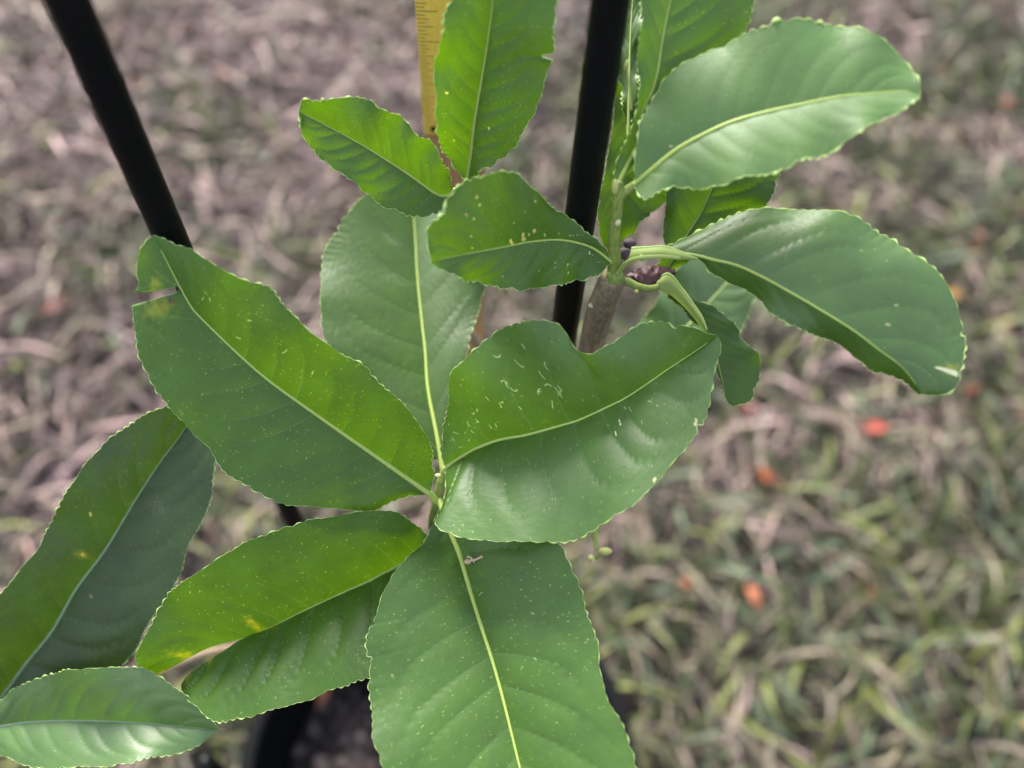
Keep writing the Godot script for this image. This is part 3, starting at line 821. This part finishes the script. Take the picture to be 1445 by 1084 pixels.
	{"key":"pale_low","m":[-171.9,620.8,62.2,-147.8,630.3,59.0,-132.9,635.1,57.5,-112.7,639.4,57.0,-90.8,642.2,57.2,-69.6,642.7,57.8,-60.4,642.4,58.0],"l":[-171.9,620.8,62.2,-165.6,628.2,58.3,-155.3,635.2,54.7,-145.7,640.8,51.9,-137.2,647.8,48.1,-125.4,653.0,45.8,-115.1,659.1,42.9,-106.7,661.2,42.2,-96.3,661.3,43.1,-84.7,660.0,44.8,-73.6,655.2,48.9,-65.1,648.7,53.7,-60.4,642.4,58.0],"r":[-171.9,620.8,62.2,-165.3,622.9,64.8,-154.0,626.6,67.4,-143.5,630.0,69.2,-132.7,633.1,72.2,-119.4,636.4,73.0,-104.4,639.3,72.5,-94.2,640.8,71.5,-84.2,641.9,69.2,-74.9,642.4,66.5,-65.7,642.6,62.4,-60.4,642.4,58.0],"gloss":0.7,"label":"pale leaf in the bottom left corner pointing right","tint":0.92,"rib":0.7,"rough":0.46,"rib_mat":"rib_grey","specks":300,"quilt":[0.0004, 0.00035]},
	{"key":"pale_right","m":[74.3,793.9,-78.3,79.2,798.5,-80.3,85.7,804.2,-82.9,92.9,808.9,-84.6,101.0,813.3,-85.9,110.4,817.0,-86.4,119.9,820.2,-86.5,129.3,823.0,-86.8,139.6,825.1,-86.6,147.5,826.4,-86.3,151.4,826.2,-85.2],"l":[74.3,793.9,-78.3,74.2,798.5,-82.3,74.5,804.5,-87.5,75.6,810.3,-92.6,78.2,815.0,-96.6,81.2,819.1,-100.0,86.1,822.2,-102.0,91.8,825.3,-103.9,99.3,828.2,-105.1,106.6,830.8,-106.2,114.6,833.2,-107.0,122.8,834.7,-106.7,130.9,835.0,-104.8,139.2,834.1,-101.4,144.9,832.4,-97.2,149.1,830.1,-92.6,151.0,827.6,-87.9,151.4,826.2,-85.2],"r":[74.3,793.9,-78.3,74.6,793.9,-75.7,76.4,794.1,-72.5,78.9,795.0,-71.1,82.5,797.9,-72.3,86.6,800.0,-72.0,93.7,802.4,-69.1,100.9,805.3,-67.9,108.6,808.6,-68.3,116.5,811.9,-69.6,125.6,815.4,-71.2,135.0,819.4,-74.9,143.1,822.8,-79.2,150.0,825.3,-83.0,151.4,826.2,-85.2],"stalk":[71.4,790.9,-77.6,74.3,793.9,-78.3],"gloss":0.62,"label":"smooth pale leaf at upper right reaching towards the right edge","tint":1.0,"rib":0.95,"specks":260,"rim":2.0,"rough":0.5,"quilt":[0.00015, 0.0002],"marks":[["scar", -0.12, 0.18, 5]]},
	{"key":"arched_right","m":[84.9,771.6,-73.2,97.0,776.7,-66.0,101.1,777.9,-63.5,108.3,779.8,-59.4,115.4,780.4,-54.4,122.7,780.1,-49.3,133.0,778.5,-43.1,142.3,776.0,-38.3,150.5,772.5,-34.3,158.6,768.6,-31.1,164.4,764.0,-27.6,166.2,762.2,-26.4],"l":[84.9,771.6,-73.2,85.9,772.5,-73.7,87.4,773.3,-74.0,96.4,778.4,-76.1,104.1,781.9,-77.2,110.9,784.5,-78.0,118.6,786.9,-78.4,126.3,788.6,-78.6,136.4,789.5,-77.3,142.9,789.4,-75.7,147.3,789.0,-74.2,152.7,787.8,-71.3,156.7,786.9,-69.2,162.4,784.7,-64.9,167.5,782.7,-61.4,170.7,780.7,-58.0,174.4,778.4,-54.5,176.9,775.5,-49.9,177.6,773.5,-46.6,178.6,772.1,-44.5,179.2,769.1,-39.8,178.2,766.1,-35.0,176.8,764.9,-32.8,177.1,762.8,-30.2,174.4,761.3,-27.6,170.3,761.5,-26.6,166.2,762.2,-26.4],"r":[84.9,771.6,-73.2,90.2,773.3,-69.8,96.9,775.2,-65.9,102.1,773.1,-61.9,107.7,772.1,-58.3,112.8,772.6,-54.8,117.5,772.1,-51.4,123.6,771.5,-47.3,130.2,771.2,-43.4,136.9,768.4,-39.6,143.9,766.9,-36.3,150.6,764.4,-33.1,158.6,762.8,-30.3,164.8,761.4,-27.1,166.2,762.2,-26.4],"stalk":[79.7,772.6,-67.7,84.9,771.6,-73.2],"gloss":0.58,"label":"arched leaf at right with a white dry nick near its tip","tint":0.74,"rib":0.6,"rim":1.8,"specks":240,"quilt":[0.0003, 0.0002],"bulge":[0.1, 0.04],"marks":[["dry", 0.0, 0.0, 1], ["yellow", -0.8, 0.88, 26], ["slash", -0.95, 0.89, 50], ["scar", -0.45, 0.68, 4], ["scar", -0.25, 0.72, 5]],"lean":0.12,"veins":8,"bites":[[0, 0.8, 0.006, 0.05, 2.0]]},
	{"key":"tall_back","m":[69.7,792.1,-80.9,72.9,797.8,-86.5,74.5,801.5,-90.0,75.3,807.6,-95.9,77.8,812.5,-100.4,79.0,817.1,-104.5,79.4,822.3,-109.2,80.1,828.2,-114.2,80.8,832.5,-117.9,80.6,840.1,-124.0,79.9,847.6,-129.9],"l":[69.7,792.1,-80.9,68.9,793.5,-81.1,69.1,794.9,-82.2,70.6,801.5,-87.5,71.5,805.4,-91.2,71.9,807.5,-93.4,72.4,812.2,-97.0,72.8,817.6,-100.7,72.2,821.4,-103.3,71.5,826.7,-107.1,70.7,834.7,-112.5,71.4,842.0,-118.9,75.2,846.3,-125.3,79.9,847.6,-129.9],"r":[69.7,792.1,-80.9,72.4,793.2,-82.5,78.6,798.3,-89.0,88.0,806.1,-99.3,97.3,813.4,-108.4,104.6,819.1,-115.8,107.0,822.8,-120.0,107.3,827.2,-124.4,107.1,829.6,-126.6,104.1,836.5,-132.3,93.7,843.4,-134.3,79.9,847.6,-129.9],"stalk":[69.0,790.7,-79.0,69.7,792.1,-80.9],"label":"tall leaf behind the pale right leaf, cut by the top edge","tint":0.88,"rib":0.8},
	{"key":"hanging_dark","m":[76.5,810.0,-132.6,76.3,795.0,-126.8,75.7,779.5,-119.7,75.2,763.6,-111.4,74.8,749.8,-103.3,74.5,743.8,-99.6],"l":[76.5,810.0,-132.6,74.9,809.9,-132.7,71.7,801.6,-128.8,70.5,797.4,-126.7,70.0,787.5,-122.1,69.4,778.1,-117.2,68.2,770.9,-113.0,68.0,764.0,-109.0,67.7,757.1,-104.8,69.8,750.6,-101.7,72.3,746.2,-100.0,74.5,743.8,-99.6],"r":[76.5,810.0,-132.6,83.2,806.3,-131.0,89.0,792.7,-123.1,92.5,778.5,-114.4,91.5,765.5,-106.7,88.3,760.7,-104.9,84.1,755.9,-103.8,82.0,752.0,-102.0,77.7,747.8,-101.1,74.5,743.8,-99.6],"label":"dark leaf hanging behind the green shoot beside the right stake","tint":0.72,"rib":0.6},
	{"key":"blue_sliver","m":[72.4,798.2,-97.7,72.0,807.1,-111.7,71.6,814.7,-124.0,71.8,822.3,-136.6,72.6,829.9,-149.6],"l":[72.4,798.2,-97.7,70.9,801.7,-104.0,69.4,806.5,-112.4,67.3,813.8,-125.2,66.2,821.1,-138.2,68.5,826.6,-146.4,72.6,829.9,-149.6],"r":[72.4,798.2,-97.7,73.5,801.4,-102.8,74.6,807.1,-112.0,74.9,814.7,-124.4,74.7,822.3,-137.0,74.9,827.3,-145.6,72.6,829.9,-149.6],"label":"narrow bluish leaf edge beside the right stake","tint":0.7,"rib":0.5,"specks":100},
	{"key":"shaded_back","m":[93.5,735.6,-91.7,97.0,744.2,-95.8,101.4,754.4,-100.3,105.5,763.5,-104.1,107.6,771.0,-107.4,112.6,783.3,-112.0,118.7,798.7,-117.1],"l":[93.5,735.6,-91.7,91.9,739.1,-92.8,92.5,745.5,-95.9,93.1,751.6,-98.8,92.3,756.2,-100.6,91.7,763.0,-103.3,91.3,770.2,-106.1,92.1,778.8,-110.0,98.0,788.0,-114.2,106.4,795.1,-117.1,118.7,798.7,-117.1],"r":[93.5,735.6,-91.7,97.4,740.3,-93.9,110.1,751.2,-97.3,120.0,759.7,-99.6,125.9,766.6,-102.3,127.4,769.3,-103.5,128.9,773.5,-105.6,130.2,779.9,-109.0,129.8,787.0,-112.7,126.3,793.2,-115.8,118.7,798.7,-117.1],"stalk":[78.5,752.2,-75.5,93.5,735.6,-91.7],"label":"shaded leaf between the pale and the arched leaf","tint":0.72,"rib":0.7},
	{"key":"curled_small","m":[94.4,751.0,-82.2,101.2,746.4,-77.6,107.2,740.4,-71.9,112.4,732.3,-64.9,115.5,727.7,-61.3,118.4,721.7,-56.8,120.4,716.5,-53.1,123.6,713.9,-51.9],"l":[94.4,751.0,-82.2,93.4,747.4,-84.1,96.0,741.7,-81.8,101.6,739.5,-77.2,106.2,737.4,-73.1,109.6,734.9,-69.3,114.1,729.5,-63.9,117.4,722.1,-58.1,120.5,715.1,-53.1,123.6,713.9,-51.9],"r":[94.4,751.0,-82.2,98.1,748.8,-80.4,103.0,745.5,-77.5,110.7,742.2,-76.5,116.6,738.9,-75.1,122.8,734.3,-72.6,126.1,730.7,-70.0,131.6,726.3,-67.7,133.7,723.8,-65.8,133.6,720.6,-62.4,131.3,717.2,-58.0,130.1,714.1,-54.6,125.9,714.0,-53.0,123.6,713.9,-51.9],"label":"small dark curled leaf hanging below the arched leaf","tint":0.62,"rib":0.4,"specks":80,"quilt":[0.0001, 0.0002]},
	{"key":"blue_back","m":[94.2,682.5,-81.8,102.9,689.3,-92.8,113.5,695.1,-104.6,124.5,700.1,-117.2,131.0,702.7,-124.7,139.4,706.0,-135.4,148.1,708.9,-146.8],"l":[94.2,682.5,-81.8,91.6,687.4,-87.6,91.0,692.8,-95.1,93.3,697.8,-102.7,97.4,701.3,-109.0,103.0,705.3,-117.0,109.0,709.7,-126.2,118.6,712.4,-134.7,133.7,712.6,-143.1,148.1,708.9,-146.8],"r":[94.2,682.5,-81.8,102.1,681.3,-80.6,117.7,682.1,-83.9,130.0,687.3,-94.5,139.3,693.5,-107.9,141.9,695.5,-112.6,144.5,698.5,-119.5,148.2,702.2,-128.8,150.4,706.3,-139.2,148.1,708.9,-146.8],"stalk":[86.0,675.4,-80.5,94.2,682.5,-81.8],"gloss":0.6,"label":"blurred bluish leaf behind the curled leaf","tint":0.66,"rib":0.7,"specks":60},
]
const STEMS := [
	{"n":"trunk","m":"bark","r0":7.5,"r1":5,"p":[52.0,180.0,-50.0,55.0,350.0,-55.0,62.0,500.0,-65.0,69.8,711.1,-75.1,71.0,741.5,-74.3,72.6,756.0,-73.8]},
	{"n":"shoot","m":"twig","r0":2.4,"r1":1.7,"p":[72.2,755.1,-73.5,72.5,763.3,-74.5,70.8,772.1,-75.5,70.1,783.8,-76.3,69.6,790.5,-77.0,69.3,794.3,-78.1]},
	{"n":"shoot","m":"twig","r0":1.7,"r1":1.2,"p":[69.1,787.8,-76.7,71.3,791.2,-77.2,74.3,793.8,-78.2]},
	{"n":"branch","m":"twig","r0":3,"r1":1.8,"p":[55.0,400.0,-57.0,37.0,572.5,-41.3,15.5,648.1,-17.7,11.7,671.3,-15.4,12.9,682.5,-17.3,14.4,691.1,-18.9,15.7,697.3,-22.3,17.0,702.2,-23.9]},
	{"n":"branch","m":"bark","r0":3.4,"r1":1.6,"p":[56.0,440.0,-58.0,31.7,624.5,-112.5,8.5,666.8,-136.6,9.9,715.2,-135.1,17.9,761.7,-103.7,18.9,771.7,-99.6]},
	{"n":"branch","m":"bark","r0":3.4,"r1":1.8,"p":[52.0,270.0,-50.0,-24.3,440.2,-29.7,-96.4,542.8,-0.6,-140.9,567.9,32.8,-161.8,594.2,47.8,-171.9,605.7,52.3,-174.7,618.5,61.9]},
	{"n":"branch","m":"twig","r0":1.8,"r1":1.2,"p":[-171.9,605.7,52.3,-167.1,610.2,51.2,-163.0,614.6,50.3]},
	{"n":"branch","m":"twig","r0":1.6,"r1":1,"p":[73.9,753.5,-73.9,78.0,754.7,-73.8,82.4,753.8,-72.6,88.2,752.4,-74.0,94.5,751.4,-81.1]},
	{"n":"branch","m":"bark","r0":2.2,"r1":1.2,"p":[60.0,470.0,-62.0,85.8,655.2,-86.7,90.8,665.8,-87.7,95.9,674.5,-87.7]},
	{"n":"petiole","m":"underside","r0":0.9,"r1":0.6,"p":[73.8,760.6,-71.8,74.6,764.8,-70.7,76.2,769.6,-68.8,79.3,773.3,-67.0,85.4,775.2,-66.2,91.7,775.8,-65.4]},
	{"n":"flower_stalk","m":"twig","r0":1.1,"r1":1,"p":[74.3,676.0,-30.4,76.3,670.3,-19.2,76.8,667.2,-11.5]},
	{"n":"thorn","m":"bud","r0":0.5,"r1":0.2,"p":[72.0,807.7,-97.2,70.5,814.0,-100.8,69.5,818.0,-102.8]},
	{"n":"petiole","m":"twig","r0":0.8,"r1":0.5,"p":[76.2,804.6,-142.1,76.8,812.6,-146.3,77.2,827.2,-156.1]},
]
const STRIPS := [
	{"label":"pale rolled underside at the foot of the arched leaf","a":[76.5,773.0,-71.7,81.6,774.7,-70.7,86.4,776.1,-70.0,91.0,776.5,-68.0,96.6,777.5,-63.5],"b":[75.5,768.2,-68.5,79.3,771.9,-67.7,85.6,774.2,-66.6,92.0,775.2,-65.4,96.6,777.4,-63.3]},
	{"label":"pale underside of the curled leaf's folded half","a":[89.2,753.5,-77.2,92.2,755.5,-78.3,94.8,754.7,-77.2,98.8,751.3,-74.2,102.3,748.3,-71.8,106.2,744.7,-68.5,108.5,741.3,-65.6],"b":[88.2,751.5,-74.5,90.5,751.0,-73.8,94.6,749.5,-73.4,99.6,746.5,-71.1,104.2,743.2,-68.2,106.9,740.7,-66.5,108.5,740.0,-65.6]},
]
const BLOBS := [
	{"n":"bud","m":"bud","p":[68.1,794.4,-75.9],"r":[1.2, 3.0, 1.2],"rz":0.1},
	{"n":"bud","m":"bud","p":[68.9,819.3,-102.9],"r":[0.6, 1.8, 0.6],"rz":-0.15},
	{"n":"leaf_scar","m":"scar","p":[70.8,781.1,-74.6],"r":[1.0, 1.5, 0.9]},
	{"n":"leaf_scar","m":"scar","p":[67.2,742.7,-72.6],"r":[1.7, 1.0, 1.2]},
	{"n":"dead_bud","m":"dead","p":[75.6,763.3,-78.8],"r":[1.9, 2.4, 1.6],"rough":0.6},
	{"n":"dead_bud","m":"dead","p":[78.5,761.3,-86.2],"r":[2.2, 1.7, 1.6],"rough":0.6},
	{"n":"bud","m":"bud","p":[75.1,664.9,-8.5],"r":[1.3, 1.5, 1.3]},
	{"n":"bud","m":"twig","p":[77.8,663.5,-9.9],"r":[1.2, 1.2, 1.2]},
	{"n":"bud","m":"bud","p":[80.5,666.8,-11.0],"r":[2.8, 1.5, 1.5],"rz":0.25},
	{"n":"node","m":"twig","p":[73.2,756.9,-73.3],"r":[3.4, 4.2, 3.2],"rough":0.5},
	{"n":"bud","m":"bud","p":[14.5,703.3,-20.3],"r":[1.3, 0.7, 0.8]},
	{"n":"bud","m":"bud","p":[81.4,753.3,-70.9],"r":[0.9, 0.8, 0.8]},
]
const WITHERED := [[77.9,754.7,-77.2,81.1,756.0,-79.0,84.9,756.0,-80.7,89.6,755.6,-81.8,95.9,752.9,-83.2], [80.3,753.6,-75.7,83.0,753.5,-73.9,86.7,752.8,-74.6,91.2,752.5,-77.6,96.3,751.7,-81.6]]
const FALLEN := [
	[0.926,-1.465,0.032,0.030,0.40,0.2,0.032,0.022,"small red leaf on the straw beyond the pale leaf's tip"],
	[1.021,-1.332,0.032,0.047,1.20,0.2,0.032,0.022,"red leaf near the right edge beyond the pale leaf"],
	[0.622,-1.000,0.032,0.030,2.20,0.24,0.12,0.1,"pale pinkish leaf just above the arched leaf's upper edge"],
	[0.819,-0.903,0.032,0.027,0.20,0.24,0.062,0.018,"orange leaf beyond the arched leaf, above another orange one"],
	[0.777,-0.783,0.032,0.036,2.90,0.28,0.13,0.025,"yellowish orange leaf at the arched leaf's right shoulder"],
	[0.724,-0.586,0.032,0.029,0.90,0.2,0.032,0.022,"red leaf just past the tip of the arched leaf"],
	[0.547,-0.509,0.032,0.039,0.10,0.2,0.032,0.022,"red orange leaf below the arched leaf's tip"],
	[0.780,-0.540,0.032,0.034,0.70,0.24,0.12,0.1,"pinkish red leaf at the right edge below the arched leaf"],
	[0.387,-0.431,0.032,0.029,-0.90,0.24,0.062,0.018,"orange leaf between the bitten leaf and the red leaves"],
	[0.375,-0.532,0.032,0.025,0.20,0.2,0.032,0.022,"small red leaf just below the curled leaf"],
	[0.358,-0.236,0.032,0.031,1.80,0.27,0.095,0.05,"salmon orange leaf alone in the lower grass"],
	[0.496,-0.248,0.032,0.024,1.10,0.27,0.095,0.05,"small orange leaf right of the salmon one"],
	[0.265,-0.258,0.032,0.019,0.60,0.27,0.095,0.05,"smallest orange leaf, near the hanging flower stalk"],
	[0.417,-0.402,0.032,0.029,2.40,0.24,0.12,0.1,"pale pink leaf below the orange leaf at centre right"],
	[-0.590,-1.266,0.032,0.036,1.50,0.12,0.045,0.04,"dull red leaf between the left stake and the small left leaf"],
	[-0.753,-1.225,0.032,0.031,0.30,0.12,0.045,0.04,"dull red leaf touching the left stake's upper part"],
	[-0.279,-1.544,0.032,0.037,1.00,0.12,0.045,0.04,"dull pink leaf beside the ruler's left side at the top"],
	[0.642,-0.112,0.032,0.025,0.40,0.28,0.13,0.025,"yellow orange leaf at the right edge near the bottom corner"],
	[0.851,-0.927,0.032,0.030,1.90,0.24,0.12,0.1,"pinkish leaf lying between the two orange leaves at right"],
	[0.925,-0.998,0.032,0.030,0.50,0.24,0.12,0.1,"pale pink leaf at the right edge level with the arched leaf's top"],
	[0.830,-0.714,0.032,0.034,2.00,0.12,0.045,0.04,"dull brownish red leaf at the right edge beside the arched leaf"],
	[-0.688,-0.638,0.032,0.040,0.80,0.12,0.045,0.04,"dull mauve red leaf at the far left beside the torn leaf"],
	[-0.118,-0.053,0.205,0.017,1.20,0.27,0.095,0.05,"orange leaf lying on the dark soil inside the pot"],
]
const CRUMB := [29.3,690.0,6.4]
const STAKES := [[-75.7,170.0,-65.4,-77.5,898.6,-68.6], [58.8,170.0,-81.2,59.6,898.3,-85.2], [-130.4,170.0,48.7,-140.0,408.4,32.6]]
const RULER := [6.7, 796.6, -178.7, 27.9, 734.9, 0.048]
